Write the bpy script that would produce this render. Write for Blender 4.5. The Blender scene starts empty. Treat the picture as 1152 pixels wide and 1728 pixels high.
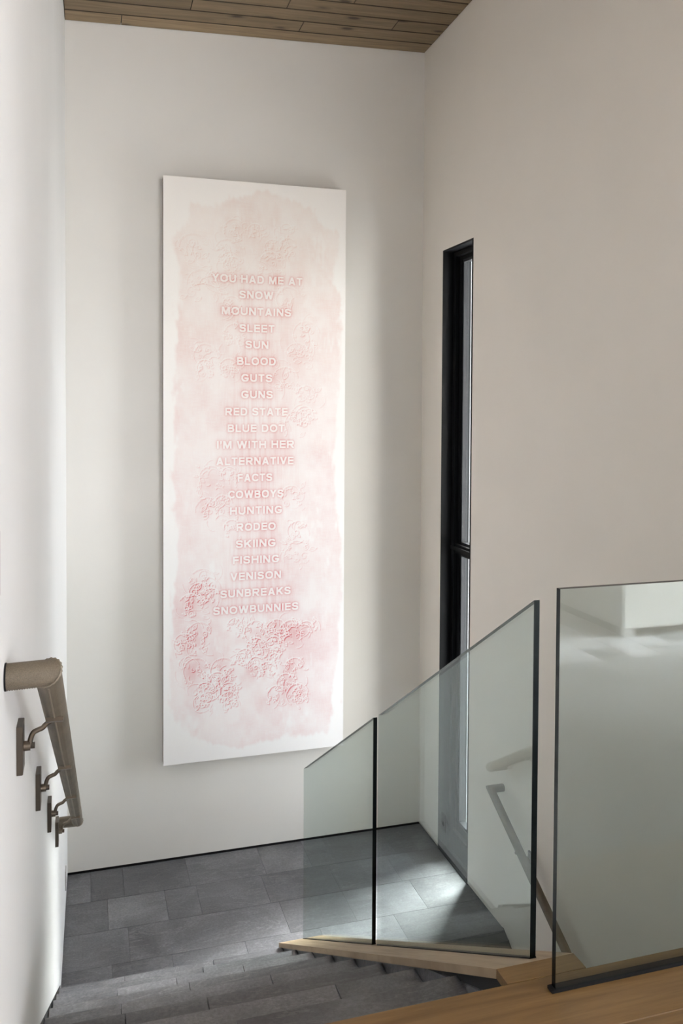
import bpy, bmesh, math, random
import numpy as np
from mathutils import Vector, Matrix

# ------------------------------------------------------------------ camera, sky, exposure
ZO = 1.4                       # eye height above the oak floor; heights below are given from the eye
sc = bpy.context.scene
C = sc.collection
cam = bpy.data.cameras.new('camera')
co = bpy.data.objects.new('camera', cam)
C.objects.link(co)
sc.camera = co
YAW, PIT, ROL = map(math.radians, (16.749, 1.563, 0.311))
fwd = Vector((math.sin(YAW) * math.cos(PIT), math.cos(YAW) * math.cos(PIT), -math.sin(PIT)))
rt = Vector((math.cos(YAW), -math.sin(YAW), 0))
up = rt.cross(fwd)
r2 = rt * math.cos(ROL) + up * math.sin(ROL)
u2 = -rt * math.sin(ROL) + up * math.cos(ROL)
M = Matrix((r2, u2, -fwd)).transposed().to_4x4()
M.translation = Vector((0, 0, ZO))
co.matrix_world = M
cam.sensor_fit = 'VERTICAL'
cam.sensor_height = 36.0
cam.lens = 1424.665 / 1728 * 36
cam.shift_y = -(864 - 723.942) / 1728
cam.clip_start = 0.05

vs = sc.view_settings
vs.view_transform = 'Standard'
vs.look = 'None'
vs.gamma = 1.0
vs.use_curve_mapping = False
vs.exposure = 0.67

world = bpy.data.worlds.new('sky')
sc.world = world
world.use_nodes = True
wn = world.node_tree.nodes
wl = world.node_tree.links
bgn = wn['Background']
tcw = wn.new('ShaderNodeTexCoord')
sxyz = wn.new('ShaderNodeSeparateXYZ')
rampw = wn.new('ShaderNodeValToRGB')
mapw = wn.new('ShaderNodeMapRange')
mapw.inputs[1].default_value = -0.3
mapw.inputs[2].default_value = 0.8
wl.new(tcw.outputs['Generated'], sxyz.inputs[0])
wl.new(sxyz.outputs['Z'], mapw.inputs[0])
wl.new(mapw.outputs[0], rampw.inputs[0])
rampw.color_ramp.elements[0].position = 0.2
rampw.color_ramp.elements[0].color = (0.62, 0.62, 0.62, 1)      # snow covered ground
rampw.color_ramp.elements[1].position = 0.34
rampw.color_ramp.elements[1].color = (0.93, 0.95, 1.0, 1)
e = rampw.color_ramp.elements.new(1.0)
e.color = (0.80, 0.88, 1.0, 1)
wl.new(rampw.outputs[0], bgn.inputs[0])
SKY = 19.0
bgn.inputs[1].default_value = SKY

def portal(name, loc, rot, sx, sy):
    """sampling guide at a window opening: gives no light of its own"""
    l = bpy.data.lights.new(name, 'AREA')
    l.shape = 'RECTANGLE'
    l.size, l.size_y = sx, sy
    l.cycles.is_portal = True
    o = bpy.data.objects.new(name, l)
    o.location = (loc[0], loc[1], loc[2] + ZO)
    o.rotation_euler = rot
    C.objects.link(o)
PI = math.pi
# -Z of the lamp points into the room
portal('daylight_rear_window', (4.25, -6.0, 0.75), (PI / 2, 0, 0), 3.5, 1.5)
portal('daylight_right_window', (7.2, -4.9, 0.85), (0, PI / 2, 0), 1.7, 1.0)
portal('daylight_north_window', (4.2, 1.2, 0.3), (-PI / 2, 0, 0), 2.0, 2.2)
portal('daylight_landing_window', (2.675, 5.0745, -0.99), (0, PI / 2, 0), 4.08, 0.47)
portal('daylight_added_skylight', (5.6, -.1, 2.79), (0, 0, 0), 2.0, 1.6)  # roof opening out of view, added for light on the island
sun = bpy.data.lights.new('hazy_sun', 'SUN')
sun.energy = 95.0
sun.angle = math.radians(38)
sun.color = (1.0, .985, .96)
so = bpy.data.objects.new('hazy_sun', sun)
C.objects.link(so)
so.rotation_euler = Vector((.62, .42, 1.05)).to_track_quat('Z', 'Y').to_euler()
sc.cycles.use_denoising = True
try:
    sc.cycles.denoiser = 'OPENIMAGEDENOISE'
except Exception:
    pass
sc.cycles.max_bounces = 14
sc.cycles.diffuse_bounces = 7
sc.cycles.glossy_bounces = 5
sc.cycles.transparent_max_bounces = 16
sc.cycles.sample_clamp_indirect = 8.0
sc.cycles.blur_glossy = 0.0

random.seed(7)
# ------------------------------------------------------------------ numbers of the place (metres)
L, R, D = -0.131, 2.310, 5.670
ZU, ZL = -1.40, -3.05          # oak floor, tiled landing
RISE, RUN, Y0 = 0.18333, 0.311, 1.807
XL = lambda y: L - .0075 * (D - y)            # the left wall runs a touch out of square
def zc(x, y): return 2.4224 + 0.03934 * (x - L) - 0.0228 * (y - D)

# ------------------------------------------------------------------ materials
def mat(name, col=(.5, .5, .5), rough=.6, metal=0.0, spec=0.5):
    m = bpy.data.materials.new(name)
    m.use_nodes = True
    b = m.node_tree.nodes['Principled BSDF']
    b.inputs['Base Color'].default_value = (*col, 1)
    b.inputs['Roughness'].default_value = rough
    b.inputs['Metallic'].default_value = metal
    b.inputs['Specular IOR Level'].default_value = spec
    return m
def N(m, t, **kw):
    n = m.node_tree.nodes.new(t)
    for k, v in kw.items():
        if k.startswith('i_'):
            n.inputs[k[2:].replace('_', ' ')].default_value = v
        else:
            setattr(n, k, v)
    return n
def LK(m, a, b): m.node_tree.links.new(a, b)
def coords(m, scale=(1, 1, 1), rnd=True):
    tc = N(m, 'ShaderNodeTexCoord')
    mp = N(m, 'ShaderNodeMapping')
    mp.inputs['Scale'].default_value = scale
    LK(m, tc.outputs['Object'], mp.inputs['Vector'])
    if rnd:
        oi = N(m, 'ShaderNodeObjectInfo')
        mu = N(m, 'ShaderNodeMath', operation='MULTIPLY')
        mu.inputs[1].default_value = 37.0
        cb = N(m, 'ShaderNodeCombineXYZ')
        LK(m, oi.outputs['Random'], mu.inputs[0])
        for i in range(3): LK(m, mu.outputs[0], cb.inputs[i])
        LK(m, cb.outputs[0], mp.inputs['Location'])
        return mp.outputs[0], oi.outputs['Random']
    return mp.outputs[0], None
def noise(m, vec, scale, detail=4, rough=.55, dist=0):
    n = N(m, 'ShaderNodeTexNoise')
    n.inputs['Scale'].default_value = scale
    n.inputs['Detail'].default_value = detail
    n.inputs['Roughness'].default_value = rough
    n.inputs['Distortion'].default_value = dist
    LK(m, vec, n.inputs['Vector'])
    return n.outputs['Fac']
def ramp(m, fac, stops):
    r = N(m, 'ShaderNodeValToRGB')
    els = r.color_ramp.elements
    els[0].position, els[0].color = stops[0][0], (*stops[0][1], 1)
    els[1].position, els[1].color = stops[-1][0], (*stops[-1][1], 1)
    for p, c in stops[1:-1]:
        e = els.new(p)
        e.color = (*c, 1)
    LK(m, fac, r.inputs[0])
    return r.outputs[0]
def mix(m, a, b, fac, mode='MIX'):
    n = N(m, 'ShaderNodeMix', data_type='RGBA', blend_type=mode)
    for s, v in ((n.inputs[0], fac), (n.inputs[6], a), (n.inputs[7], b)):
        if hasattr(v, 'is_output') or hasattr(v, 'links'): LK(m, v, s)
        elif isinstance(v, (int, float)): s.default_value = v
        else: s.default_value = (*v, 1)
    return n.outputs[2]
def bump(m, h, strength=.2, dist=.002):
    b = N(m, 'ShaderNodeBump')
    b.inputs['Strength'].default_value = strength
    b.inputs['Distance'].default_value = dist
    LK(m, h, b.inputs['Height'])
    LK(m, b.outputs[0], m.node_tree.nodes['Principled BSDF'].inputs['Normal'])
def base(m, col): LK(m, col, m.node_tree.nodes['Principled BSDF'].inputs['Base Color'])
def roughn(m, v): LK(m, v, m.node_tree.nodes['Principled BSDF'].inputs['Roughness'])

def plaster(name, a, b):
    m = mat(name, a, .75, spec=.25)
    v, _ = coords(m, rnd=False)
    base(m, mix(m, a, b, ramp(m, noise(m, v, 1.3, 5), [(.35, (0, 0, 0)), (.7, (1, 1, 1))])))
    bump(m, noise(m, v, 60, 5), .12, .002)
    return m
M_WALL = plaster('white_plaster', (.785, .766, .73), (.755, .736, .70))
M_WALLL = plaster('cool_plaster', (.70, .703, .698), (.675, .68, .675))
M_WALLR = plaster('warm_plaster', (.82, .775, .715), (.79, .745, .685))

def wood(name, cols, scale=(.9, 14, 14), rough=.55, knots=False, var=.25, seam=.0):
    m = mat(name, cols[1], rough, spec=.35)
    v, rnd = coords(m, scale)
    g = noise(m, v, 2.2, 6, .6, .6)
    c = ramp(m, g, [(.28, cols[0]), (.5, cols[1]), (.72, cols[2])])
    fine = noise(m, v, 11, 3, .6)
    c = mix(m, c, cols[0], ramp(m, fine, [(.5, (0, 0, 0)), (.8, (.5, .5, .5))]))
    if knots:
        v2, _ = coords(m, (3.0, 7.5, 7.5))
        vo = N(m, 'ShaderNodeTexVoronoi')
        vo.inputs['Scale'].default_value = 1.0
        LK(m, v2, vo.inputs['Vector'])
        c = mix(m, c, (.045, .03, .018), ramp(m, vo.outputs['Distance'], [(.09, (.95,) * 3), (.15, (.3,) * 3), (.24, (0, 0, 0))]))
    mr = N(m, 'ShaderNodeMapRange')
    mr.inputs[3].default_value = 1 - var
    mr.inputs[4].default_value = 1 + var * .6
    LK(m, rnd, mr.inputs[0])
    cb = N(m, 'ShaderNodeCombineColor')
    for i in range(3): LK(m, mr.outputs[0], cb.inputs[i])
    c = mix(m, c, cb.outputs[0], 1.0, 'MULTIPLY')
    base(m, c)
    bump(m, g, .15, .002)
    return m
M_CEIL = wood('knotty_ceiling_wood', [(.15, .105, .060), (.225, .160, .092), (.29, .21, .125)], knots=True, var=.34)
M_BEDGE = mat('shade_dark_board_edge', (.045, .032, .020), .8)  # seam shade between ceiling planks, put into the colour of their edges
M_OAK = wood('oiled_oak_floor', [(.115, .064, .024), (.175, .102, .040), (.22, .132, .054)], rough=.42, var=.08)
M_CAP = wood('pale_oak', [(.27, .19, .115), (.38, .28, .18), (.45, .34, .22)], scale=(14, .9, 1.2), rough=.5, var=.04)

def slate(name, k=1.0, wet=.42, lo=.80, hi=1.20):
    m = mat(name, (.1, .1, .1), wet, spec=.5)
    v, rnd = coords(m)
    big = noise(m, v, 2.2, 6, .62, .4)
    c = ramp(m, big, [(.3, tuple(k * q for q in (.076, .076, .082))), (.5, tuple(k * q for q in (.122, .122, .131))), (.72, tuple(k * q for q in (.195, .196, .207)))])
    v2, _ = coords(m, (1.2, 5.5, 3))
    vein = noise(m, v2, 1.7, 8, .6, 1.8)
    c = mix(m, c, tuple(k * q for q in (.21, .21, .215)), ramp(m, vein, [(.50, (0, 0, 0)), (.515, (.55,) * 3), (.54, (0, 0, 0))]))
    grain = noise(m, v, 90, 3, .7)
    c = mix(m, c, ramp(m, grain, [(.3, (.55,) * 3), (.7, (1.35,) * 3)]), .55, 'MULTIPLY')
    mr = N(m, 'ShaderNodeMapRange')
    mr.inputs[3].default_value = lo
    mr.inputs[4].default_value = hi
    LK(m, rnd, mr.inputs[0])
    cb = N(m, 'ShaderNodeCombineColor')
    for i in range(3): LK(m, mr.outputs[0], cb.inputs[i])
    base(m, mix(m, c, cb.outputs[0], 1.0, 'MULTIPLY'))
    bump(m, grain, .25, .0015)
    return m
M_TILE = slate('grey_slate_tile')
M_FSTONE = slate('grey_honed_stone', 1.5, .7, 1, 1)
M_RTILE = slate('pale_stone_tile', 3.6, .5, .30, 1.6)
M_GROUT = mat('dark_grout', (.045, .045, .047), .9)
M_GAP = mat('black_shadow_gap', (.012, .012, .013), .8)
M_BLACK = mat('black_metal', (.006, .0065, .0075), .5, spec=.15)
M_GREYM = mat('grey_metal', (.022, .023, .026), .4, spec=.3)
M_PALEM = mat('grey_outer_metal', (.26, .27, .28), .5)
M_BRONZE = mat('brushed_bronze', (.20, .165, .13), .34, metal=.9)
M_BRD = mat('dark_bronze', (.10, .083, .066), .42, metal=.85)
M_SWITCH = mat('switch_plastic', (.50, .48, .47), .4)
M_SEAL = mat('black_seal', (.005, .005, .006), .6, spec=.2)
M_EDGE = mat('polished_glass_edge', (.004, .006, .007), .25, spec=.22)
M_WHITE = mat('white_lacquer', (.86, .85, .83), .35)
M_DARKC = mat('dark_toe_kick', (.10, .09, .08), .6)
M_CANS = mat('raw_canvas_side', (.26, .215, .17), .85)

def leather():
    m = mat('tan_leather', (.22, .175, .125), .55, spec=.4)
    v, _ = coords(m, rnd=False)
    n1 = noise(m, v, 9, 4)
    n2 = noise(m, v, 520, 3, .7)
    c = ramp(m, n1, [(.3, (.105, .085, .060)), (.7, (.160, .130, .093))])
    c = mix(m, c, ramp(m, n2, [(.3, (.6,) * 3), (.7, (1.35,) * 3)]), .8, 'MULTIPLY')
    base(m, c)
    bump(m, n2, .35, .001)
    return m
M_LEATHER = leather()
M_CORD = mat('leather_cord', (.20, .165, .12), .55)

def glass(name, tint, ior=1.52):
    """solid sheet seen as clear glass: each face lets light through, tinted, and mirrors by Fresnel"""
    m = bpy.data.materials.new(name)
    m.use_nodes = True
    nt = m.node_tree
    nt.nodes.clear()
    out = nt.nodes.new('ShaderNodeOutputMaterial')
    tr = nt.nodes.new('ShaderNodeBsdfTransparent')
    tr.inputs[0].default_value = (*tint, 1)
    gl = nt.nodes.new('ShaderNodeBsdfGlossy')
    gl.inputs['Roughness'].default_value = 0.0
    gl.inputs['Color'].default_value = (.93, .98, .96, 1)
    geo = nt.nodes.new('ShaderNodeNewGeometry')
    mr = nt.nodes.new('ShaderNodeMapRange')
    mr.inputs[3].default_value = ior
    mr.inputs[4].default_value = 1 / ior
    nt.links.new(geo.outputs['Backfacing'], mr.inputs[0])
    fr = nt.nodes.new('ShaderNodeFresnel')
    nt.links.new(mr.outputs[0], fr.inputs['IOR'])
    mx = nt.nodes.new('ShaderNodeMixShader')
    nt.links.new(fr.outputs[0], mx.inputs[0])
    nt.links.new(tr.outputs[0], mx.inputs[1])
    nt.links.new(gl.outputs[0], mx.inputs[2])
    nt.links.new(mx.outputs[0], out.inputs[0])
    return m
M_GLASS = glass('green_tinted_glass', (.825, .865, .855))
M_PANE = glass('window_glass', (.95, .965, .96))

# ------------------------------------------------------------------ building helpers
def link(name, verts, faces, mats, parent=None, smooth=False, mi=None, uv=None):
    """one mesh object; verts are given in place (from the eye), stored relative to the parent's base"""
    me = bpy.data.meshes.new(name)
    off = Vector((0, 0, ZO))
    o = bpy.data.objects.new(name, me)
    C.objects.link(o)
    if parent is not None:
        w = Vector(parent.get('base', (0, 0, 0)))
        off = off - w
        o['base'] = tuple(w)
        o.parent = parent
        # parents never carry rotation; a part's own origin stays at its thing's base
    me.from_pydata([tuple(Vector(v) + off) for v in verts], [], faces)
    if not isinstance(mats, (list, tuple)): mats = [mats]
    for m in mats: me.materials.append(m)
    if mi:
        for p, i in zip(me.polygons, mi): p.material_index = i
    if smooth:
        for p in me.polygons: p.use_smooth = True
        try: me.set_sharp_from_angle(angle=math.radians(40))
        except Exception: pass
    me.update()
    return o
def finish(o):
    bm = bmesh.new()
    bm.from_mesh(o.data)
    bmesh.ops.recalc_face_normals(bm, faces=bm.faces)
    bm.to_mesh(o.data)
    bm.free()
    return o
BOXF = [(0, 3, 2, 1), (4, 5, 6, 7), (0, 1, 5, 4), (1, 2, 6, 5), (2, 3, 7, 6), (3, 0, 4, 7)]
def boxv(a, b):
    (x0, y0, z0), (x1, y1, z1) = a, b
    return [(x0, y0, z0), (x1, y0, z0), (x1, y1, z0), (x0, y1, z0), (x0, y0, z1), (x1, y0, z1), (x1, y1, z1), (x0, y1, z1)]
def box(name, a, b, m, parent=None): return link(name, boxv(a, b), BOXF, m, parent)
def boxes(name, lst, m, parent=None):
    V, F = [], []
    for a, b in lst:
        n = len(V)
        V += boxv(a, b)
        F += [tuple(i + n for i in f) for f in BOXF]
    return link(name, V, F, m, parent)
def slab(name, a, b, c, m, parent=None):
    """box with its top edges eased by c"""
    (x0, y0, z0), (x1, y1, z1) = a, b
    V = boxv(a, (x1, y1, z1 - c))
    V += [(x0 + c, y0 + c, z1), (x1 - c, y0 + c, z1), (x1 - c, y1 - c, z1), (x0 + c, y1 - c, z1)]
    F = [(0, 3, 2, 1), (0, 1, 5, 4), (1, 2, 6, 5), (2, 3, 7, 6), (3, 0, 4, 7), (4, 5, 9, 8), (5, 6, 10, 9), (6, 7, 11, 10), (7, 4, 8, 11), (8, 9, 10, 11)]
    return link(name, V, F, m, parent)
def prism(name, pts, x0, x1, m, parent=None, mi=None):
    """polygon in the Y-Z plane pushed out along X"""
    n = len(pts)
    V = [(x0, y, z) for y, z in pts] + [(x1, y, z) for y, z in pts]
    F = [tuple(range(n)), tuple(range(2 * n - 1, n - 1, -1))] + [(i, i + n, (i + 1) % n + n, (i + 1) % n) for i in range(n)]
    return finish(link(name, V, F, m, parent, mi=mi))
def rings(path, r, seg=20, caps=True):
    P = [Vector(p) for p in path]
    d0 = (P[1] - P[0]).normalized()
    u = d0.cross(Vector((0, 0, 1)))
    if u.length < .1: u = d0.cross(Vector((0, 1, 0)))
    u.normalize()
    v = d0.cross(u)
    ring = [P[0] + r * (math.cos(2 * PI * k / seg) * u + math.sin(2 * PI * k / seg) * v) for k in range(seg)]
    out = [ring]
    for i in range(1, len(P)):
        d = (P[i] - P[i - 1]).normalized()
        n = (d + (P[i + 1] - P[i]).normalized()).normalized() if i < len(P) - 1 else d
        ring = [q + d * ((P[i] - q).dot(n) / d.dot(n)) for q in ring]
        out.append(ring)
    return out
def tube(name, path, r, m, parent=None, seg=20, smooth=True):
    rg = rings(path, r, seg)
    V = [tuple(q) for a in rg for q in a]
    F = []
    for i in range(len(rg) - 1):
        for k in range(seg):
            k2 = (k + 1) % seg
            F.append((i * seg + k, i * seg + k2, (i + 1) * seg + k2, (i + 1) * seg + k))
    F.append(tuple(range(seg))[::-1])
    F.append(tuple((len(rg) - 1) * seg + k for k in range(seg)))
    return finish(link(name, V, F, m, parent, smooth=smooth))
def spline(pts, n=6):
    P = [Vector(p) for p in pts]
    P = [2 * P[0] - P[1]] + P + [2 * P[-1] - P[-2]]
    out = []
    for i in range(1, len(P) - 2):
        for k in range(n):
            t = k / n
            a, b, c, d = P[i - 1:i + 3]
            out.append(.5 * ((2 * b) + (c - a) * t + (2 * a - 5 * b + 4 * c - d) * t * t + (3 * b - a - 3 * c + d) * t ** 3))
    out.append(P[-2])
    return out
def struct(o):
    o['kind'] = 'structure'
    return o
def tag(o, label, cat, group=None):
    o['label'] = label
    o['category'] = cat
    if group: o['group'] = group
    return o
def thing(name, base_, label, cat, group=None):
    o = bpy.data.objects.new(name, None)
    o.empty_display_size = .1
    p = Vector(base_) + Vector((0, 0, ZO))
    o.location = p
    o['base'] = tuple(p)
    C.objects.link(o)
    return tag(o, label, cat, group)

# ------------------------------------------------------------------ the room shell
nose = lambda y: ZU - (y - Y0) * RISE / RUN           # line through the stair nosings
# left wall: plaster skin whose lower edge runs with the stairs above a dark recess
YS = 0.55
wl_pts = [(YS, ZU - .002), (1.80, ZU - .002), (1.80, nose(1.80) + .004), (4.46, nose(4.46) + .004), (4.46, ZL + .014), (D + .1, ZL + .014), (D + .1, 2.75), (YS, 2.75)]
wall_left = prism('wall_left', wl_pts, 0, -.03, M_WALLL)
for v in wall_left.data.vertices: v.co.x += XL(v.co.y)
struct(wall_left)
trim_gap_left = box('trim_1', (-.17, YS, -5.0), (-.031, D + .1, 2.75), M_GAP)
for v in trim_gap_left.data.vertices: v.co.x += XL(v.co.y)
struct(trim_gap_left)
trim_gap_left['label'] = 'dark recess running under the left wall along the stairs'
# back wall
wall_back = struct(box('wall_back', (L - .2, D, ZL + .014), (R + .5, D + .18, 2.9), M_WALL))
struct(box('baseboard_back', (L - .2, D + .018, ZL - .1), (R + .5, D + .17, ZL + .013), M_GAP))
# right wall with the tall window slot
WY0, WY1, WZT = 4.838, 5.311, 1.055
rn = lambda y: ZL - (4.36 - y) * RISE / RUN
wr = [(1.20, 2.9), (1.20, rn(1.20) + .03), (4.35, rn(4.35) + .026), (4.37, ZL + .014), (WY0, ZL + .014), (WY0, WZT), (WY1, WZT), (WY1, ZL + .014), (D + .05, ZL + .014), (D + .05, 2.9)]
wall_right = struct(prism('wall_right', wr, R, R + .36, M_WALLR))
struct(boxes('baseboard_right', [((R + .018, 4.37, ZL - .1), (R + .2, WY0 - .013, ZL + .013)), ((R + .018, WY1 + .013, ZL - .1), (R + .2, D + .01, ZL + .013)),
                                 ((R + .012, 1.2, -5.0), (R + .2, 4.369, ZL - .02))], M_GAP))

# ceiling: backing board and planks running along the back wall
def plank(name, x0, x1, y0, y1, parent):
    g = .0030
    x0 += g * .5; x1 -= g * .5; y0 += g; y1 -= g
    c, t = .004, .016
    V = []
    for (x, y) in ((x0, y0), (x1, y0), (x1, y1), (x0, y1)): V.append((x, y, zc(x, y) + t))
    for (x, y) in ((x0, y0), (x1, y0), (x1, y1), (x0, y1)): V.append((x, y, zc(x, y) + c))
    for (x, y) in ((x0 + c * .3, y0 + c), (x1 - c * .3, y0 + c), (x1 - c * .3, y1 - c), (x0 + c * .3, y1 - c)): V.append((x, y, zc(x, y)))
    F = [(0, 1, 2, 3)] + [(i, i + 4, (i + 1) % 4 + 4, (i + 1) % 4) for i in range(4)] + [(i + 4, i + 8, (i + 1) % 4 + 8, (i + 1) % 4 + 4) for i in range(4)] + [(11, 10, 9, 8)]
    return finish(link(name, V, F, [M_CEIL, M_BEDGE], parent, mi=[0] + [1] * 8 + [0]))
SKX0, SKX1, SKY0, SKY1 = 4.6, 6.6, -.9, .7      # unseen ceiling opening, added to brighten the island and the tiles before it
cV, cF = [], []
for xa, xb, ya, yb in ((-4.2, SKX0, -6.4, D + .3), (SKX1, 7.4, -6.4, D + .3), (SKX0, SKX1, -6.4, SKY0), (SKX0, SKX1, SKY1, D + .3)):
    n = len(cV)
    cV += [(x, y, zc(x, y) + dz) for dz in (.0185, .12) for x, y in ((xa, ya), (xb, ya), (xb, yb), (xa, yb))]
    cF += [tuple(q + n for q in f) for f in BOXF]
ceiling = struct(link('ceiling', cV, cF, M_CEIL))
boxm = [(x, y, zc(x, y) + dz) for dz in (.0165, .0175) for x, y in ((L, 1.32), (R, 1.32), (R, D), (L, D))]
link('groove_shade_sheet', boxm, BOXF, M_GAP, ceiling)  # black sheet whose colour stands in for shade in the plank grooves
y = D
row = 0
first = {0: [.213], 1: [1.35], 2: [.62, 1.95], 3: [-.0, 1.2]}
while y > 1.3:
    w = .147
    js = first.get(row)
    if js is None:
        js, x = [], L + random.uniform(.2, 1.4)
        while x < R - .15:
            js.append(x)
            x += random.uniform(1.0, 1.9)
    xs = [L + .001] + [j for j in js if j > L + .05] + [R - .001]
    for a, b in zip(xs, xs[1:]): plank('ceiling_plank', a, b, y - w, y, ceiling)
    y -= w
    row += 1

# landing floor: screed and slate tiles
landing = struct(boxes('floor', [((L - .15, 4.28, ZL - .2), (R + .02, D + .05, ZL - .012))], M_GROUT))
rows_ = [((4.30, 4.68), [.12, .44, .85, 1.29, 1.75]), ((4.68, 5.00), [.218, 1.120, 1.523, 1.975]), ((5.00, 5.32), [.11, .455, .652, 1.07, 1.520, 1.93]), ((5.32, 5.668), [.012, .213, .62, 1.11, 1.42, 2.01])]
for ri, ((ya, yb), js) in enumerate(rows_):
    xs = [L - .02] + js + [R + .012]
    for a, b in zip(xs, xs[1:]):
        if ri == 0 and a < 1.1 < b or ri == 0 and b <= 1.1 or ri == 0:
            # the front row stops at the stairs: a little deeper on the left flight's side
            y0_ = 4.30 if b <= .86 else 4.36
        else: y0_ = ya
        slab('slate_tile', (a + .0006, y0_ + .0006, ZL - .012), (b - .0006, yb - .0006, ZL), .0008, M_TILE, landing)

# oak floor of the upper level
oak = struct(box('floor', (L - .02, -.52, ZU - .16), (R + .24, 1.80, ZU - .015), M_GROUT))
ys = [1.807, 1.616, 1.426, 1.236]
for i, (b, a) in enumerate(zip(ys, ys[1:])):
    x0, x1 = L - .04, R - .002
    cuts = [] if i in (0,) else [random.uniform(x0 + .5, x1 - .4)]
    xs = [x0] + cuts + [x1]
    for p, q in zip(xs, xs[1:]):
        if i == 0:
            # nosing board with a squared front edge that hangs over the well
            slab('floor_board', (p, a + .0005, ZU - .045), (q, b, ZU), .002, M_OAK, oak)
        else: slab('floor_board', (p + .0004, a + .0005, ZU - .018), (q - .0004, b - .0005, ZU), .0008, M_OAK, oak)

# walls of the well below the oak floor
struct(box('wall_well', (L - .2, 1.60, -5.0), (R + .2, 1.75, ZU - .05), M_WALL))
struct(box('floor_lower', (L - .2, 1.6, -5.1), (R + .3, 6.0, -4.95), M_GROUT))

# ------------------------------------------------------------------ knee wall between the flights, with its oak cap
CX0, CX1 = .971, 1.190
KX0, KX1 = .983, 1.178
YA, YE, SL = 1.865, 4.335, RISE / RUN * 1.0075
capz = lambda y: ZU - (y - YA) * SL
kn = [(1.75, ZU - .03), (YA, ZU - .03), (YE - .012, capz(YE - .012) - .026), (YE - .012, -5.0), (1.75, -5.0)]
wall_mid = struct(prism('wall_middle', kn, KX0 + .010, KX1, M_GROUT))
# slate cladding on the flight side of the knee wall
cuts = [1.756, 2.35, 2.92, 3.50, 4.08, YE - .012]
for a, b in zip(cuts, cuts[1:]):
    a_, b_ = a + .001, b - .001
    top = lambda q: (capz(q) if q > YA else ZU) - .027
    lo = lambda q: min(nose(q) - .35, capz(q) - .4)
    pts = [(a_, top(a_)), (b_, top(b_)), (b_, max(lo(b_), -3.3)), (a_, max(lo(a_), -3.3))]
    prism('slate_tile', pts, KX0, KX0 + .0095, M_TILE, wall_mid)
TH = .025
cp = [(YA, ZU), (YE, capz(YE)), (YE, capz(YE) - TH), (YA, ZU - TH)]
cap = struct(prism('trim_2', cp, CX0, CX1, M_CAP))
cap['label'] = 'sloping pale oak cap on the wall between the two flights'
cap2 = struct(box('trim_3', (CX0 + .001, Y0 + .0005, ZU - TH), (CX1, YA - .0006, ZU), M_OAK))
cap2['label'] = 'short level oak piece joining the sloping cap to the floor'

# ------------------------------------------------------------------ stairs
def flight(name, label, x0, x1, steps, joints):
    xa = x0
    t = thing(name, (x0, steps[0][0], steps[-1][2] - .2), label, 'staircase')
    for k, (ya, yb, z) in enumerate(steps):
        x0 = XL(ya) + .0004 if xa < 0 else xa
        x0 = max(x0, XL(yb) + .0004) if xa < 0 else x0
        body = box('stair_step', (x0, ya + .001, z - .30), (x1, yb - .012, z - .012), M_GROUT, t)
        js = [x0] + joints.get(k, [x0 + random.uniform(.3, .8)]) + [x1]
        for a, b in zip(js, js[1:]):
            slab('slate_tile', (a + .0011, ya + .001, z - .012), (b - .0011, yb, z), .0015, M_TILE, body)
            if name == 'staircase':
                box('riser_tile', (a + .0011, yb - .0115, z - RISE + .002), (b - .0011, yb - .001, z - .0135), M_TILE, body)
            else:
                box('riser_tile', (a + .0011, ya - .010, z + .001), (b - .0011, ya + .0005, z + RISE - .0135), M_TILE, body)
    return t
st = [(Y0 + RUN * (k - 1), Y0 + RUN * k, ZU - RISE * k) for k in range(1, 9)]
flight('staircase', 'grey slate stair flight going down beside the left wall to the landing', L + .0006, KX0 - .0005, st,
       {0: [.361], 1: [.72], 2: [.11, .372], 3: [.108, .65], 4: [.384], 5: [.114, .364, .658], 6: [.52], 7: [.17, .613]})
st2 = [(4.36 - RUN * k, 4.36 - RUN * (k - 1) , ZL - RISE * k) for k in range(1, 9)]
st2 = [(a, b, z) for a, b, z in st2]
t2 = thing('staircase', (KX1, 1.9, -4.9), 'dark slate stair flight descending from the landing behind the glass', 'staircase')
for k, (ya, yb, z) in enumerate(st2):
    body = box('stair_step', (KX1 + .001, ya, z - .25), (R + .010, yb - .001, z - .012), M_GROUT, t2)
    js = [KX1 + .001, KX1 + .2 + .23 * (k % 3), R + .010]
    for a, b in zip(js, js[1:]):
        slab('slate_tile', (a + .001, ya - .002, z - .012), (b - .001, yb - .012, z), .0015, M_TILE, body)
        box('riser_tile', (a + .001, yb - .0118, z - .005), (b - .001, yb - .0018, z + RISE - .0135), M_TILE, body)

# ------------------------------------------------------------------ glass balustrade panels
GX0, GT = 1.095, .0165
def raked(label, y0, y1, zt0, zt1, where):
    t = thing('glass_panel', (GX0, y0, capz(y0)), label, 'glass railing', None)
    pts = [(y0, zt0), (y1, zt1), (y1, capz(y1) + .0008), (y0, capz(y0) + .0008)]
    prism('glass_sheet', pts, GX0, GX0 + GT, [M_GLASS, M_EDGE], t, mi=[0, 0, 1, 0, 1, 1])
    o = .0012
    pz = [(y0 - .001, capz(y0 - .001) + .0035), (y1 + .001, capz(y1 + .001) + .0035), (y1 + .001, capz(y1 + .001) + .0003), (y0 - .001, capz(y0 - .001) + .0003)]
    s = prism('base_seal', pz, GX0 - .0012, GX0 + GT + .0012, M_SEAL, t)
    return t
raked('taller raked glass panel in the middle, with the right hand wall and its rail behind', 1.918, 3.112, -.4955, -1.218, 0)
raked('smallest raked glass panel, leftmost, standing at the foot of the stairs', 3.174, 4.300, -1.2495, -1.926, 0)
PY = 1.749
gp = thing('glass_panel', (1.068, PY, ZU), 'large level rectangular glass panel on the oak floor at the right edge', 'glass railing')
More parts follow.
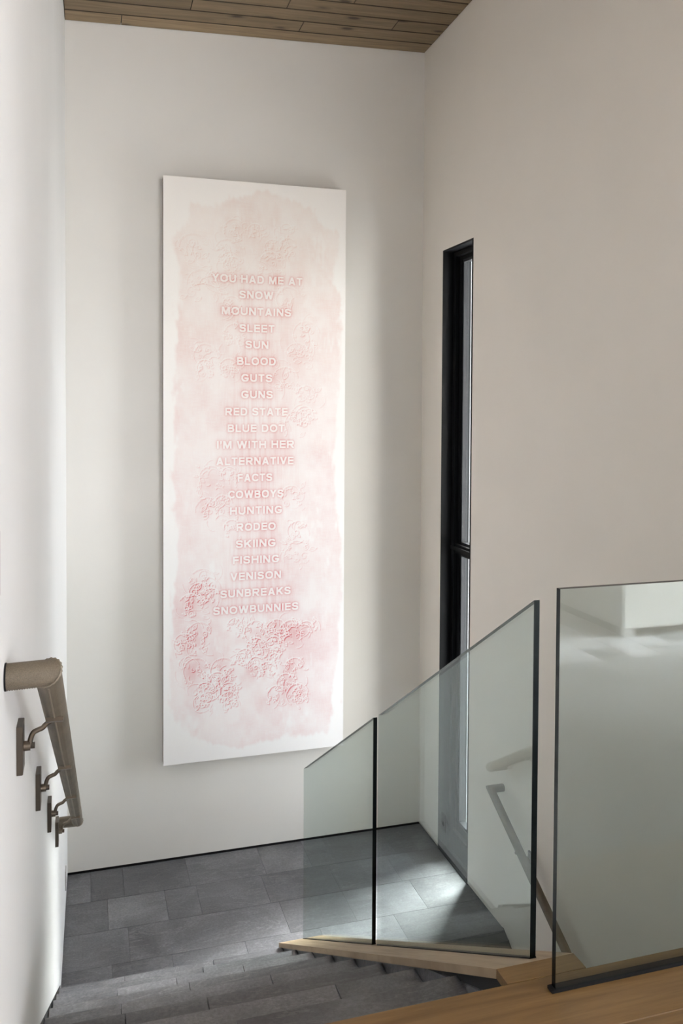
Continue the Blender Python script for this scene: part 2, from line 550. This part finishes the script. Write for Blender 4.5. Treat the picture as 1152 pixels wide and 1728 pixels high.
V = boxv((1.068, PY, ZU + .001), (2.285, PY + GT, -.430))
link('glass_sheet', V, [BOXF[2], BOXF[4], BOXF[1], BOXF[3], BOXF[0], BOXF[5]], [M_GLASS, M_EDGE], gp, mi=[0, 0, 1, 1, 1, 1])
box('base_seal', (1.058, PY - .003, ZU - .0005), (2.29, PY + GT + .003, ZU + .0075), M_SEAL, gp)

# ------------------------------------------------------------------ handrails
def ring_cord(name, p, din, dout, r, cr, parent, m):
    """raised cord on the mitre between two rail pieces"""
    n = (din.normalized() + dout.normalized()).normalized()
    d = din.normalized()
    u = d.cross(Vector((0, 0, 1))).normalized()
    v = d.cross(u)
    pts = []
    S = 40
    V, F = [], []
    for k in range(S):
        a = 2 * PI * k / S
        q = p + r * (math.cos(a) * u + math.sin(a) * v)
        q = q + d * ((p - q).dot(n) / d.dot(n))
        rad = (q - p).normalized()
        wob = 1 + .35 * math.cos(a * 20)
        for j in range(6):
            b = 2 * PI * j / 6
            V.append(tuple(q + cr * wob * (math.cos(b) * rad + math.sin(b) * n)))
    for k in range(S):
        for j in range(6):
            F.append((k * 6 + j, k * 6 + (j + 1) % 6, ((k + 1) % S) * 6 + (j + 1) % 6, ((k + 1) % S) * 6 + j))
    return finish(link(name, V, F, m, parent, smooth=True))

def bracket(parent, wx, s, Y, rail_pt, under, rr, m1=M_BRONZE, m2=M_BRD):
    q = rr / .0222
    """wall bracket: s=+1 wall on the left, -1 wall on the right"""
    b = rail_pt + under * (rr + .004)
    zp = b.z - .050 * q
    X = lambda dx: wx + s * dx * q
    plate = slab_plate('bracket_plate', wx + s * .0003, s, Y, zp, m2, parent, q)
    # boss and bolt
    tube('boss', [(X(.0118), Y, zp), (X(.024), Y, zp)], .0095 * q, m1, plate, 18)
    tube('bolt_head', [(X(.0235), Y, zp), (X(.032), Y, zp)], .0062 * q, m2, plate, 6, smooth=False)
    path = [(X(.0225), Y, zp - .004 * q), (X(.0235), Y, zp + .010 * q), (X(.029), Y, zp + .024 * q), (X(.038), Y, zp + .029 * q), (X(.046), Y, zp + .032 * q), (X(.052), Y, zp + .038 * q), (b.x, Y, b.z - .001)]
    tube('bracket_arm', spline(path, 5), .0050 * q, m1, plate, 12)
    # saddle bar under the rail, square to it
    d = under.cross(Vector((1, 0, 0))).normalized()
    V = []
    for du in (-.0045, .0035):
        for dx, dd in ((-.016, -.006), (.016, -.006), (.016, .006), (-.016, .006)):
            V.append(tuple(b + (Vector((dx, 0, 0)) + d * dd + under * du) * q))
    finish(link('saddle', V, BOXF, m1, plate))
    return plate
def slab_plate(name, wx, s, Y, zp, m, parent, q):
    hw, hh, t, c = .0255 * q, .0465 * q, .0115 * q, .0012
    V = []
    for x, k in ((0, 0), (t - c, 0), (t, c)):
        for dy, dz in ((-hw + k, -hh + k), (hw - k, -hh + k), (hw - k, hh - k), (-hw + k, hh - k)):
            V.append((wx + s * x, Y + dy, zp + dz))
    F = [(0, 1, 2, 3)] + [(i + 4 * j, i + 4 * j + 4, (i + 1) % 4 + 4 * j + 4, (i + 1) % 4 + 4 * j) for j in (0, 1) for i in range(4)] + [(11, 10, 9, 8)]
    return finish(link(name, V, F, m, parent))
def seam_line(name, a, b, r, off, cr, parent):
    d = (b - a).normalized()
    return tube(name, [a + off * r + d * .012, b + off * r - d * .012], cr, M_CORD, parent, 8)

# left rail
RR = .0268
A0 = Vector((XL(1.800) + .0015, 1.800, -.5470)); A1 = Vector((-.0780, 1.800, -.5450))
A2 = Vector((-.0530, 4.385, -2.088)); A3 = Vector((XL(4.385) + .001, 4.385, -2.088))
hl = thing('handrail', (L, 3.0, -2.2), 'tan leather wrapped handrail on the white left wall', 'handrail')
tube('leather_rail', [A0, A1, A2, A3], RR, M_LEATHER, hl, 32)
tube('end_collar', [A0 - Vector((.0012, 0, 0)), A0 + Vector((.0022, 0, 0))], RR + .0012, M_SEAL, hl, 32)
dl = (A2 - A1).normalized()
und = Vector((0, dl.z, -dl.y)).normalized()
seam_line('seam_cord', A1 + dl * .01, A2, RR, und, .0021, hl)
ring_cord('elbow_stitching', A1, A1 - A0, A2 - A1, RR, .0026, hl, M_CORD)
ring_cord('elbow_stitching', A2, A2 - A1, A3 - A2, RR, .0018, hl, M_CORD)
V, F = [], []
for i in range(16):                                   # stitches under the short return
    q = A0 + (A1 - A0) * ((i + .7) / 17.0) + Vector((0, -.006, -RR + .0006)) 
    n = len(V)
    V += [(x, y_, z) for x, y_, z in boxv((q.x - .0012, q.y - .0008, q.z - .0006), (q.x + .0012, q.y + .0008, q.z + .0008))]
    F += [tuple(k + n for k in f) for f in BOXF]
link('stitches', V, F, M_CORD, hl)
for Yb in (2.075, 2.710, 3.345, 3.985):
    tt = (Yb - A1.y) / (A2.y - A1.y)
    bracket(hl, XL(Yb), 1, Yb, A1 + (A2 - A1) * tt, und, RR)

# right rail, going down the second flight
RX = R - .080
B1 = Vector((RX, 4.372, -2.213)); B0 = Vector((R - .001, 4.372, -2.213))
slope_r = .545
B2 = Vector((RX, 2.10, B1.z - slope_r * (4.372 - 2.10))); B3 = Vector((R - .001, 2.10, B2.z))
hr = thing('handrail', (R, 3.2, -2.9), 'grey-brown handrail on the right wall seen through the glass', 'handrail')
RR = .0225
tube('leather_rail', [B0, B1, B2, B3], RR, M_LEATHER, hr, 32)
dr = (B2 - B1).normalized()
undr = Vector((0, -dr.z, dr.y)).normalized()
if undr.z > 0: undr = -undr
for Yb in (4.035, 3.30, 2.50):
    tt = (Yb - B1.y) / (B2.y - B1.y)
    bracket(hr, R, -1, Yb, B1 + (B2 - B1) * tt, undr, RR)
seam_line('seam_cord', B1 + dr * .01, B2, RR, undr, .0016, hr)

# ------------------------------------------------------------------ small wall plates
sw = tag(box('light_switch', (XL(1.7) + .0008, 1.618, -.358), (XL(1.7) + .0038, 1.698, -.238), M_SWITCH), 'pale switch plate at the very left edge above the handrail', 'switch')
ou = thing('wall_outlet', (L, 5.24, -2.83), 'small grey outlet plate low on the left wall near the corner', 'outlet')
box('face_plate', (L - .0025, 5.21, -2.895), (L + .0025, 5.28, -2.78), M_SWITCH, ou)
box('socket', (L + .0027, 5.23, -2.86), (L + .0037, 5.26, -2.835), M_DARKC, ou)

# ------------------------------------------------------------------ window in the right wall
win = struct(link('window_1', boxv((R + .010, WY0 + .0005, WZT - .012), (R + .355, WY1 - .0005, WZT - .0005)), BOXF, M_BLACK))
# black metal lining standing a hair proud of the plaster
for nm, a, b in (('jamb', (R - .001, WY0 + .0003, ZL + .001), (R + .355, WY0 + .018, WZT - .0125)),
                 ('jamb', (R - .001, WY1 - .008, ZL + .001), (R + .165, WY1 - .0003, WZT - .0125)),
                 ('head_lining', (R - .001, WY0 + .0003, WZT - .0122), (R + .0095, WY1 - .0003, WZT - .0003)),
                 ('sill', (R + .0005, WY0 + .0185, ZL - .02), (R + .37, WY1 - .0085, ZL + .010))):
    box(nm, a, b, M_BLACK, win)
y0, y1 = WY0 + .0185, WY1 - .0085
zt = WZT - .0125
TZ = -.965
def ring_frame(name, xa, xb, wn_, wf, top, bot, m):
    za, zb = ZL + .0105, zt
    return boxes(name, [((xa, y0, za), (xb, y0 + wn_, zb)), ((xa, y1 - wf, za), (xb, y1, zb)),
                        ((xa, y0 + wn_, zb - top), (xb, y1 - wf, zb)), ((xa, y0 + wn_, za), (xb, y1 - wf, za + bot))], m, win)
ring_frame('outer_frame', R + .076, R + .106, .012, .036, .03, .14, M_BLACK)
ring_frame('window_frame', R + .1065, R + .140, .020, .072, .055, .19, M_BLACK)
for za, zb in ((TZ + .032, zt - .0555), (ZL + .201, TZ - .032)):
    ya, yb = y0 + .0205, y1 - .0725
    f = .016
    s = boxes('sash', [((R + .112, ya, za), (R + .152, ya + f, zb)), ((R + .112, yb - f, za), (R + .152, yb, zb)),
                       ((R + .112, ya + f, zb - f), (R + .152, yb - f, zb)), ((R + .112, ya + f, za), (R + .152, yb - f, za + f))], M_GREYM, win)
    box('pane', (R + .134, ya + f + .0003, za + f + .0003), (R + .140, yb - f - .0003, zb - f - .0003), M_PANE, s)
box('transom', (R + .088, y0 + .0365, TZ - .0315), (R + .154, y1 - .0365, TZ + .0315), M_BLACK, win)
box('transom_ledge', (R + .070, y0 + .0125, TZ - .010), (R + .0875, y1 - .0005, TZ + .014), M_BLACK, win)
box('outer_post', (R + .1525, y1 - .078, ZL + .19), (R + .166, y1 - .0005, zt), M_BLACK, win)
box('outer_stop', (R + .1665, y1 - .010, ZL + .011), (R + .200, y1 - .0005, zt), M_BLACK, win)
box('outer_reveal', (R + .2005, y1 - .010, ZL + .011), (R + .354, y1 - .0005, zt), M_PALEM, win)

# ------------------------------------------------------------------ the painting
PX0, PX1, PZ0, PZ1 = .4725, 1.7060, -2.3725, 1.4825
PYF = 5.590
def gauss(a, s):
    h, w = a.shape
    p = int(s * 3) + 2
    b = np.pad(a, p, mode='edge')
    fy = np.fft.fftfreq(b.shape[0])[:, None]
    fx = np.fft.rfftfreq(b.shape[1])[None, :]
    G = np.exp(-2 * (PI * s) ** 2 * (fx ** 2 + fy ** 2))
    return np.fft.irfft2(np.fft.rfft2(b) * G, s=b.shape)[p:p + h, p:p + w]
def paint():
    W, H = 820, 2560                                   # row 0 is the lower edge
    rs = np.random.RandomState(4)
    def cloud(sx, sy=None, seed=0):
        r = np.random.RandomState(seed)
        sy = sy or sx
        h, w = max(3, int(H / sy)) + 3, max(3, int(W / sx)) + 3
        g = r.rand(h, w)
        yy = np.linspace(0, h - 1.001, H)
        xx = np.linspace(0, w - 1.001, W)
        iy, ix = yy.astype(int), xx.astype(int)
        fy, fx = (yy - iy)[:, None], (xx - ix)[None, :]
        fy, fx = fy * fy * (3 - 2 * fy), fx * fx * (3 - 2 * fx)
        iy, ix = np.minimum(iy, h - 2), np.minimum(ix, w - 2)
        a, b = g[np.ix_(iy, ix)], g[np.ix_(iy, ix + 1)]
        c, d = g[np.ix_(iy + 1, ix)], g[np.ix_(iy + 1, ix + 1)]
        return (a * (1 - fx) + b * fx) * (1 - fy) + (c * (1 - fx) + d * fx) * fy
    # --- letters
    LET = np.zeros((H, W))
    T = [('YOU HAD ME AT', .8336, .2558, .7519), ('SNOW', .8069, .4025, .589), ('MOUNTAINS', .7781, .3069, .6887), ('SLEET', .7493, .4033, .5963),
         ('SUN', .721, .4358, .563), ('BLOOD', .6922, .3904, .6036), ('GUTS', .6632, .4139, .5841), ('GUNS', .6344, .4139, .5874), ('RED STATE', .6048, .3271, .6709),
         ('BLUE DOT', .576, .3401, .6546), ("I\u2019M WITH HER", .5475, .2825, .709), ('ALTERNATIVE', .5189, .2793, .7057), ('FACTS', .4899, .3952, .5857),
         ('COWBOYS', .4611, .3433, .649), ('HUNTING', .4326, .3531, .6425), ('RODEO', .404, .3895, .606), ('SKIING', .3747, .3863, .6068), ('FISHING', .3464, .3701, .6271),
         ('VENISON', .3179, .3571, .6376), ('SUNBREAKS', .2886, .3028, .6919), ('SNOWBUNNIES', .2598, .2639, .7357)]
    CAPH = .052 / (PZ1 - PZ0) * H
    ar = lambda cx, cy, rx, ry, a0, a1, n=14: [(cx + rx * math.cos(math.radians(a0 + (a1 - a0) * k / n)), cy + ry * math.sin(math.radians(a0 + (a1 - a0) * k / n))) for k in range(n + 1)]
    G = {'A': (1.0, [[(.1, -.1), (.5, 1.02), (.9, -.1)], [(.25, .30), (.75, .30)]]),
         'B': (.90, [[(.11, 0), (.11, 1)], [(.11, .91), (.5, .91)] + ar(.52, .715, .20, .195, 90, -90) + [(.11, .52)], [(.11, .52), (.52, .52)] + ar(.54, .305, .24, .215, 90, -90) + [(.11, .09)]]),
         'C': (.96, [ar(.53, .5, .42, .41, 42, 318, 22)]),
         'D': (.94, [[(.11, 0), (.11, 1)], [(.11, .91), (.42, .91)] + ar(.44, .5, .39, .41, 90, -90) + [(.11, .09)]]),
         'E': (.82, [[(.11, 0), (.11, 1)], [(.11, .91), (.84, .91)], [(.11, .52), (.78, .52)], [(.11, .09), (.86, .09)]]),
         'F': (.76, [[(.11, 0), (.11, 1)], [(.11, .91), (.84, .91)], [(.11, .50), (.70, .50)]]),
         'G': (1.02, [ar(.52, .5, .42, .41, 45, 325, 22) + [(.88, .45), (.56, .45)]]),
         'H': (.93, [[(.11, 0), (.11, 1)], [(.82, 0), (.82, 1)], [(.11, .52), (.82, .52)]]),
         'I': (.24, [[(.12, 0), (.12, 1)]]),
         'K': (.96, [[(.11, 0), (.11, 1)], [(.92, 1.06), (.11, .30)], [(.38, .58), (.90, -.06)]]),
         'L': (.76, [[(.11, 0), (.11, 1)], [(.11, .09), (.80, .09)]]),
         'M': (1.10, [[(.11, 0), (.11, 1)], [(.99, 0), (.99, 1)], [(.16, 1), (.55, .08), (.94, 1)]]),
         'N': (.94, [[(.11, 0), (.11, 1)], [(.83, 0), (.83, 1)], [(.13, .98), (.81, .02)]]),
         'O': (1.06, [ar(.53, .5, .43, .41, 0, 360, 28)]),
         'R': (.98, [[(.11, 0), (.11, 1)], [(.11, .91), (.56, .91)] + ar(.58, .69, .25, .22, 90, -90) + [(.11, .47)], [(.5, .47), (.90, -.06)]]),
         'S': (.88, [ar(.44, .715, .32, .20, 20, 270, 14) + ar(.44, .30, .34, .215, 90, -160, 16)]),
         'T': (.84, [[(.42, 0), (.42, 1)], [(0, .91), (.84, .91)]]),
         'U': (.94, [[(.11, 1), (.11, .40)] + ar(.47, .42, .36, .33, 180, 360) + [(.83, .40), (.83, 1)]]),
         'V': (.94, [[(.08, 1.08), (.47, -.02), (.86, 1.08)]]),
         'W': (1.32, [[(.08, 1.08), (.37, -.02), (.66, 1.0), (.95, -.02), (1.24, 1.08)]]),
         'Y': (.94, [[(.07, 1.08), (.47, .45), (.87, 1.08)], [(.47, .48), (.47, 0)]]),
         '\u2019': (.22, [[(.12, 1), (.12, .80), (.06, .66)]])}
    TK = .124
    for txt, v, ua, ub in T:
        pen, lay = 0.0, []
        for ch in txt:
            if ch == ' ':
                pen += .52
                continue
            lay.append((ch, pen))
            pen += G[ch][0] + .17
        tot = pen - .17
        sx = (ub - ua) * W / tot
        for ch, p in lay:
            gw, strokes = G[ch]
            x0 = ua * W + p * sx
            y0 = v * H - CAPH / 2 + random.uniform(-.5, .5)
            i0, i1 = int(x0) - 1, int(x0 + gw * sx) + 2
            j0, j1 = int(y0) - 1, int(y0 + CAPH) + 2
            K = 3
            gx = ((np.arange((i1 - i0) * K) + .5) / K + i0 - x0)[None, :] / sx
            gy = ((np.arange((j1 - j0) * K) + .5) / K + j0 - y0)[:, None] / CAPH
            asp = sx / CAPH
            dmin = np.full((gy.shape[0], gx.shape[1]), 9.0)
            for stq in strokes:
                for (xa, ya), (xb, yb) in zip(stq, stq[1:]):
                    dx, dy = (xb - xa) * asp, yb - ya
                    L2 = dx * dx + dy * dy + 1e-9
                    px, py = (gx - xa) * asp, gy - ya
                    tt = np.clip((px * dx + py * dy) / L2, 0, 1)
                    dmin = np.minimum(dmin, np.hypot(px - tt * dx, py - tt * dy))
            m_ = ((dmin < TK) & (gy >= 0) & (gy <= 1) & (gx >= 0) & (gx <= gw)).astype(float)
            m_ = m_.reshape(j1 - j0, K, i1 - i0, K).mean((1, 3))
            LET[j0:j1, i0:i1] = np.maximum(LET[j0:j1, i0:i1], m_)
    LET = np.clip(gauss(LET, .8), 0, 1)
    # --- pressed flower scrolls
    FL = np.zeros((H, W))
    def dot(xs, ys_, w=1.0):
        xi = np.clip(xs.astype(int), 0, W - 1)
        yi = np.clip(ys_.astype(int), 0, H - 1)
        np.maximum.at(FL, (yi, xi), w)
    def arc(cx, cy, r, a0, a1, w=1, sq=1.0, rot=0):
        n = max(8, int(abs(a1 - a0) * r * 1.5))
        a = np.linspace(a0, a1, n)
        x, y_ = r * np.cos(a), r * sq * np.sin(a)
        dot(cx + x * math.cos(rot) - y_ * math.sin(rot), cy + x * math.sin(rot) + y_ * math.cos(rot), w)
    def spiral(cx, cy, r, a0, turns, w=1):
        n = int(r * turns * 8)
        t = np.linspace(0, 1, n)
        a = a0 + t * turns * 2 * PI
        dot(cx + r * (1 - .85 * t) * np.cos(a), cy + r * (1 - .85 * t) * np.sin(a), w)
    def leaf(cx, cy, ln, ang, w=1):
        t = np.linspace(0, 1, int(ln * 2) + 4)
        for s in (-1, 1):
            off = s * ln * .22 * np.sin(PI * t)
            dot(cx + ln * t * math.cos(ang) - off * math.sin(ang), cy + ln * t * math.sin(ang) + off * math.cos(ang), w)
        dot(cx + ln * t * math.cos(ang), cy + ln * t * math.sin(ang), w * .7)
    MO = [(.377, .916, .0632), (.155, .881, .0822), (.338, .879, .0696), (.489, .916, .0443), (.66, .922, .0379), (.588, .889, .0506), (.671, .893, .0506), (.367, .853, .0569), (.572, .863, .0632),
          (.202, .821, .0822), (.672, .802, .0696), (.361, .788, .0506), (.774, .741, .0759), (.377, .737, .0632), (.724, .704, .0696), (.218, .701, .0632), (.218, .68, .0443), (.346, .681, .0506),
          (.657, .662, .0696), (.775, .636, .0506), (.725, .584, .0696), (.766, .599, .0506), (.251, .492, .0632), (.347, .496, .0443), (.235, .436, .0696), (.693, .457, .0569), (.315, .445, .0506),
          (.728, .394, .0569), (.728, .357, .0632), (.364, .404, .0443), (.203, .313, .0696), (.188, .293, .0569), (.141, .273, .0632), (.252, .287, .0443), (.188, .221, .0696), (.381, .232, .0443),
          (.495, .219, .0632), (.612, .221, .0569), (.696, .214, .0696), (.781, .218, .0443), (.595, .195, .0443), (.496, .193, .0506), (.317, .156, .0696), (.284, .136, .0569), (.349, .118, .0506),
          (.22, .122, .0506), (.437, .175, .0506), (.496, .161, .0443), (.602, .169, .0316), (.605, .185, .0253), (.714, .15, .0569), (.562, .149, .0506), (.663, .125, .0506), (.612, .105, .0506),
          (.731, .101, .0632), (.204, .102, .0506), (.349, .102, .0506), (.172, .159, .0696), (.109, .207, .0569)]
    U = rs.uniform
    DEN = np.zeros((H, W))
    for u, v, r in MO:
        cx, cy, r = u * W, v * H, r * W
        k = .75 if v > .3 else 1.0
        a0 = U(.1, .7)
        arc(cx, cy, r, a0, a0 + U(2.2, 4.2), k)
        arc(cx, cy, r * .93, a0 + .2, a0 + U(1.6, 2.6), k * .6)
        for _ in range(4):
            spiral(cx + U(-.9, .9) * r, cy + U(-.8, .7) * r, r * U(.15, .38), U(0, 6.3), U(.8, 1.5), k * U(.6, 1))
        for _ in range(10):
            leaf(cx + U(-1.1, 1.1) * r, cy + U(-1.1, .9) * r, r * U(.3, .75), U(0, 6.3), k * U(.5, 1))
        for _ in range(5):
            b0 = U(0, 6.3)
            arc(cx + U(-1.1, 1.1) * r, cy + U(-1.1, .9) * r, r * U(.4, 1.2), b0, b0 + U(.9, 2.4), k * U(.4, 1), U(.5, 1), U(0, 3))
        x_, y_ = int(cx), int(cy)
        DEN[max(0, y_ - 3):y_ + 3, max(0, x_ - 3):x_ + 3] = r * r * (1.2 if v < .3 else .8)
    F1 = gauss(FL, 1.05) * 2.5
    F1 = np.clip(F1, 0, 1)
    sh = np.roll(np.roll(F1, -3, 0), 3, 1)
    FRED = np.clip(gauss(sh, 1.6) - F1 * .7, 0, 1)
    DEN = gauss(DEN, 34)
    DEN = np.clip(DEN / (np.percentile(DEN, 99.5) + 1e-9), 0, 1)
    # --- the rubbed wash with its ragged outline
    O = [(.392, .972), (.522, .988), (.62, .982), (.788, .964), (.856, .936), (.966, .923), (.966, .886), (.925, .843), (.971, .812), (.98, .706), (.931, .493), (.968, .386), (.987, .278), (.964, .17),
         (.938, .117), (.915, .026), (.63, .025), (.398, .015), (.172, .035), (.047, .076), (.03, .143), (.047, .244), (.077, .346), (.047, .498), (.062, .699), (.077, .85), (.031, .898), (.108, .92),
         (.133, .956), (.265, .954)]
    yy, xx = np.mgrid[0:H:4, 0:W:4]
    ins = np.zeros(yy.shape, bool)
    P = [(a * W, b * H) for a, b in O]
    for (xa, ya), (xb, yb) in zip(P, P[1:] + P[:1]):
        if ya == yb: continue
        cnd = ((ya > yy) != (yb > yy)) & (xx < (xb - xa) * (yy - ya) / (yb - ya) + xa)
        ins ^= cnd
    wash = np.kron(ins.astype(float), np.ones((4, 4)))[:H, :W]
    wash = gauss(wash, 9)
    rag = (cloud(40, 90, 1) - .5) * .7 + (cloud(10, 34, 2) - .5) * .7 + (cloud(5, 12, 21) - .5) * .35
    wash = np.clip((gauss(wash, 8) + rag * .75 - .35) * (1.2 + 2.6 * cloud(120, 160, 22)), 0, 1)
    wash = gauss(wash, 3)
    yv = (np.arange(H) / H)[:, None] * np.ones((1, W))
    xv = (np.arange(W) / W)[None, :] * np.ones((H, 1))
    cl = .5 * cloud(150, 190, 3) + .3 * cloud(60, 80, 5) + .2 * cloud(26, 36, 6)
    streak = .6 * cloud(9, 90, 7) + .4 * cloud(4, 60, 8)
    rim = np.clip(wash - gauss(wash, 40) + .15, 0, 1)
    # --- red glow about the words and soft vertical drips below them
    g1, g2, g3 = gauss(LET, 4.5), gauss(LET, 13), gauss(LET, 30)
    lh = np.clip(g1 * 1.1 * (1 - LET), 0, 1) * .95 + np.clip(g2 * 1.7, 0, 1) * .60 + np.clip(g3 * 2.2, 0, 1) * .22
    dr_ = np.clip((streak - .42) * 3, 0, 1)
    col = np.exp(-((xv - .5) / .17) ** 2) * np.clip((yv - .235) / .03, 0, 1) * np.clip((.86 - yv) / .03, 0, 1)
    topw = np.clip((yv - .25) / .6, 0, 1)
    pencil = .5 * cloud(2.5, 22, 31) + .5 * cloud(20, 3, 32)
    red = (.075 + .15 * np.clip((cl - .35) * 2.2, 0, 1)) * wash * (.7 + .6 * pencil) + .06 * rim * wash
    halo = np.clip(gauss(LET, 2.6) * 1.5, 0, 1) * (1 - LET)
    red += halo * .34
    red += lh * (.46 + .25 * (cl - .5)) * (.75 + .5 * (streak - .3))
    red += col * dr_ * .12 * (1 - topw * .3)
    red += DEN * (.10 + .14 * (1 - topw)) * np.clip((cl - .25) * 2, 0, 1)
    low = np.clip((.27 - yv) / .1, 0, 1) * np.clip((yv - .05) / .1, 0, 1) * np.exp(-((xv - .47) / .33) ** 2)
    red += low * .16 * np.clip((cl - .3) * 2.4, 0, 1)
    red += FRED * (.42 * (1 - topw) + .50) * (.5 + DEN)
    red = red * (1 + .10 * (cloud(3, 5, 9) - .5))
    white = np.clip(F1 * (.72 + .15 * (1 - topw)) + LET * 1.0 * (g1 > .0), 0, 1)
    red = np.clip(red * (1 - white * .80), 0, 1)
    canvas = np.array([.93, .893, .850])[None, None, :] * np.ones((H, W, 1))
    lowc = np.array([.93, .915, .912])
    canvas = canvas * topw[..., None] + lowc * (1 - topw[..., None])
    hot = np.array([.66, .20, .155]) * topw[..., None] + np.array([.66, .17, .185]) * (1 - topw[..., None])
    peach = np.array([.74, .46, .33])
    ptop = np.clip((yv - .62) / .3, 0, 1)[..., None] * np.clip(1 - lh * 2, 0, 1)[..., None]
    hot = hot * (1 - ptop * .7) + peach * ptop * .7
    rr = (red ** 1.0)[..., None]
    img = canvas * (1 - rr) + hot * rr
    weave = 1 + .018 * (np.random.RandomState(12).rand(H, W) - .5)
    img *= weave[..., None]
    out = np.ones((H, W, 4), np.float32)
    lin = np.clip(img, 0, 1)
    srgb = np.where(lin <= .0031308, lin * 12.92, 1.055 * lin ** (1 / 2.4) - .055)
    out[..., :3] = srgb
    im = bpy.data.images.new('printed_canvas', W, H)
    im.pixels.foreach_set(out.ravel())
    im.update()
    im.pack()
    return im
im = paint()
M_ART = mat('red_pencil_on_canvas', (.8, .78, .75), .8, spec=.2)
ti = N(M_ART, 'ShaderNodeTexImage')
ti.image = im
ti.extension = 'EXTEND'
base(M_ART, ti.outputs['Color'])
pt = thing('painting', (1.089, D, PZ0), 'tall white canvas of pale words over rubbed red flower patterns', 'painting')
ca = link('canvas', [(PX0, PYF, PZ0), (PX1, PYF, PZ0), (PX1, PYF, PZ1), (PX0, PYF, PZ1), (PX0, PYF + .006, PZ0), (PX1, PYF + .006, PZ0), (PX1, PYF + .006, PZ1), (PX0, PYF + .006, PZ1)],
          [(0, 1, 2, 3), (7, 6, 5, 4), (0, 4, 5, 1), (1, 5, 6, 2), (2, 6, 7, 3), (3, 7, 4, 0)], M_ART, pt)
uvl = ca.data.uv_layers.new(name='UVMap')
quad = [(0, 0), (1, 0), (1, 1), (0, 1)]
for p in ca.data.polygons:
    for k, li in enumerate(p.loop_indices):
        uvl.data[li].uv = quad[k] if p.index == 0 else (.5, .995)
w = .05
boxes('stretcher_frame', [((PX0 + .001, PYF + .0063, PZ0 + .001), (PX0 + w, D - .001, PZ1 - .001)), ((PX1 - w, PYF + .0063, PZ0 + .001), (PX1 - .001, D - .001, PZ1 - .001)),
                          ((PX0 + w, PYF + .0063, PZ0 + .001), (PX1 - w, D - .001, PZ0 + w)), ((PX0 + w, PYF + .0063, PZ1 - w), (PX1 - w, D - .001, PZ1 - .001))], M_CANS, pt)

# ------------------------------------------------------------------ the room behind the camera (seen mirrored in the level glass)
rear_tile = struct(box('floor_rear', (-4.2, -6.4, ZU - .16), (7.4, -.52, ZU - .012), M_GROUT))
slab('stone_slab', (L - .05, .58, ZU - .014), (R - .002, 1.2352, ZU), .001, M_FSTONE, oak)
slab('stone_slab', (-3.99, -.5205, ZU - .02), (R + .36, .5795, ZU), .001, M_FSTONE, rear_tile)
slab('stone_slab', (R + .361, -.5205, ZU - .02), (7.19, 1.198, ZU), .001, M_FSTONE, rear_tile)
slab('stone_slab', (-4.1, -6.3, ZU - .0118), (7.3, -1.723, ZU - .001), .001, M_RTILE, rear_tile)
boxes('stone_border', [((-4.1, -1.721, ZU - .0118), (2.129, -.522, ZU - .001)), ((4.931, -1.721, ZU - .0118), (7.3, -.522, ZU - .001))], M_RTILE, rear_tile)
for r_ in range(6):
    for c_ in range(14):
        x, yy = 2.13 + .2 * c_, -.522 - .2 * r_
        slab('stone_tile', (x + .0015, yy - .1985, ZU - .012), (x + .1985, yy - .0015, ZU), .001, M_RTILE, rear_tile)
struct(boxes('wall_rear', [((-4.2, -6.2, ZU - .1), (2.5, -6.0, 2.9)), ((6.0, -6.2, ZU - .1), (7.4, -6.0, 2.9)), ((2.5, -6.2, ZU - .1), (6.0, -6.0, 0)), ((2.5, -6.2, 1.5), (6.0, -6.0, 2.9))], M_WALL))
struct(box('wall_far_left', (-4.2, -6.2, ZU - .1), (-4.0, .6, 2.9), M_WALL))
struct(boxes('wall_far_right', [((7.2, -6.2, ZU - .1), (7.4, -5.4, 2.9)), ((7.2, -4.4, ZU - .1), (7.4, 1.4, 2.9)), ((7.2, -5.4, ZU - .1), (7.4, -4.4, 0)), ((7.2, -5.4, 1.7), (7.4, -4.4, 2.9))], M_WALL))
struct(boxes('wall_north', [((-4.2, .55, ZU - .1), (L - .201, .7, 2.9)), ((R + .361, 1.2, ZU - .1), (3.2, 1.35, 2.9)), ((5.2, 1.2, ZU - .1), (7.4, 1.35, 2.9)),
                            ((3.2, 1.2, ZU - .1), (5.2, 1.35, -.8)), ((3.2, 1.2, 1.4), (5.2, 1.35, 2.9))], M_WALL))
isl = thing('kitchen_island', (4.2, -1.7, ZU), 'white kitchen island mirrored at the top of the level glass panel', 'kitchen island')
box('cabinet_body', (3.115, -2.60, ZU + .055), (5.30, -.87, -.52), M_WHITE, isl)
box('toe_kick', (3.135, -2.55, ZU + .001), (5.25, -.93, ZU + .0545), M_DARKC, isl)
box('foot', (3.117, -.93 + .001, ZU + .001), (3.20, -.885, ZU + .0545), M_WHITE, isl)
box('worktop', (3.09, -2.63, -.519), (5.33, -.84, -.48), M_WHITE, isl)
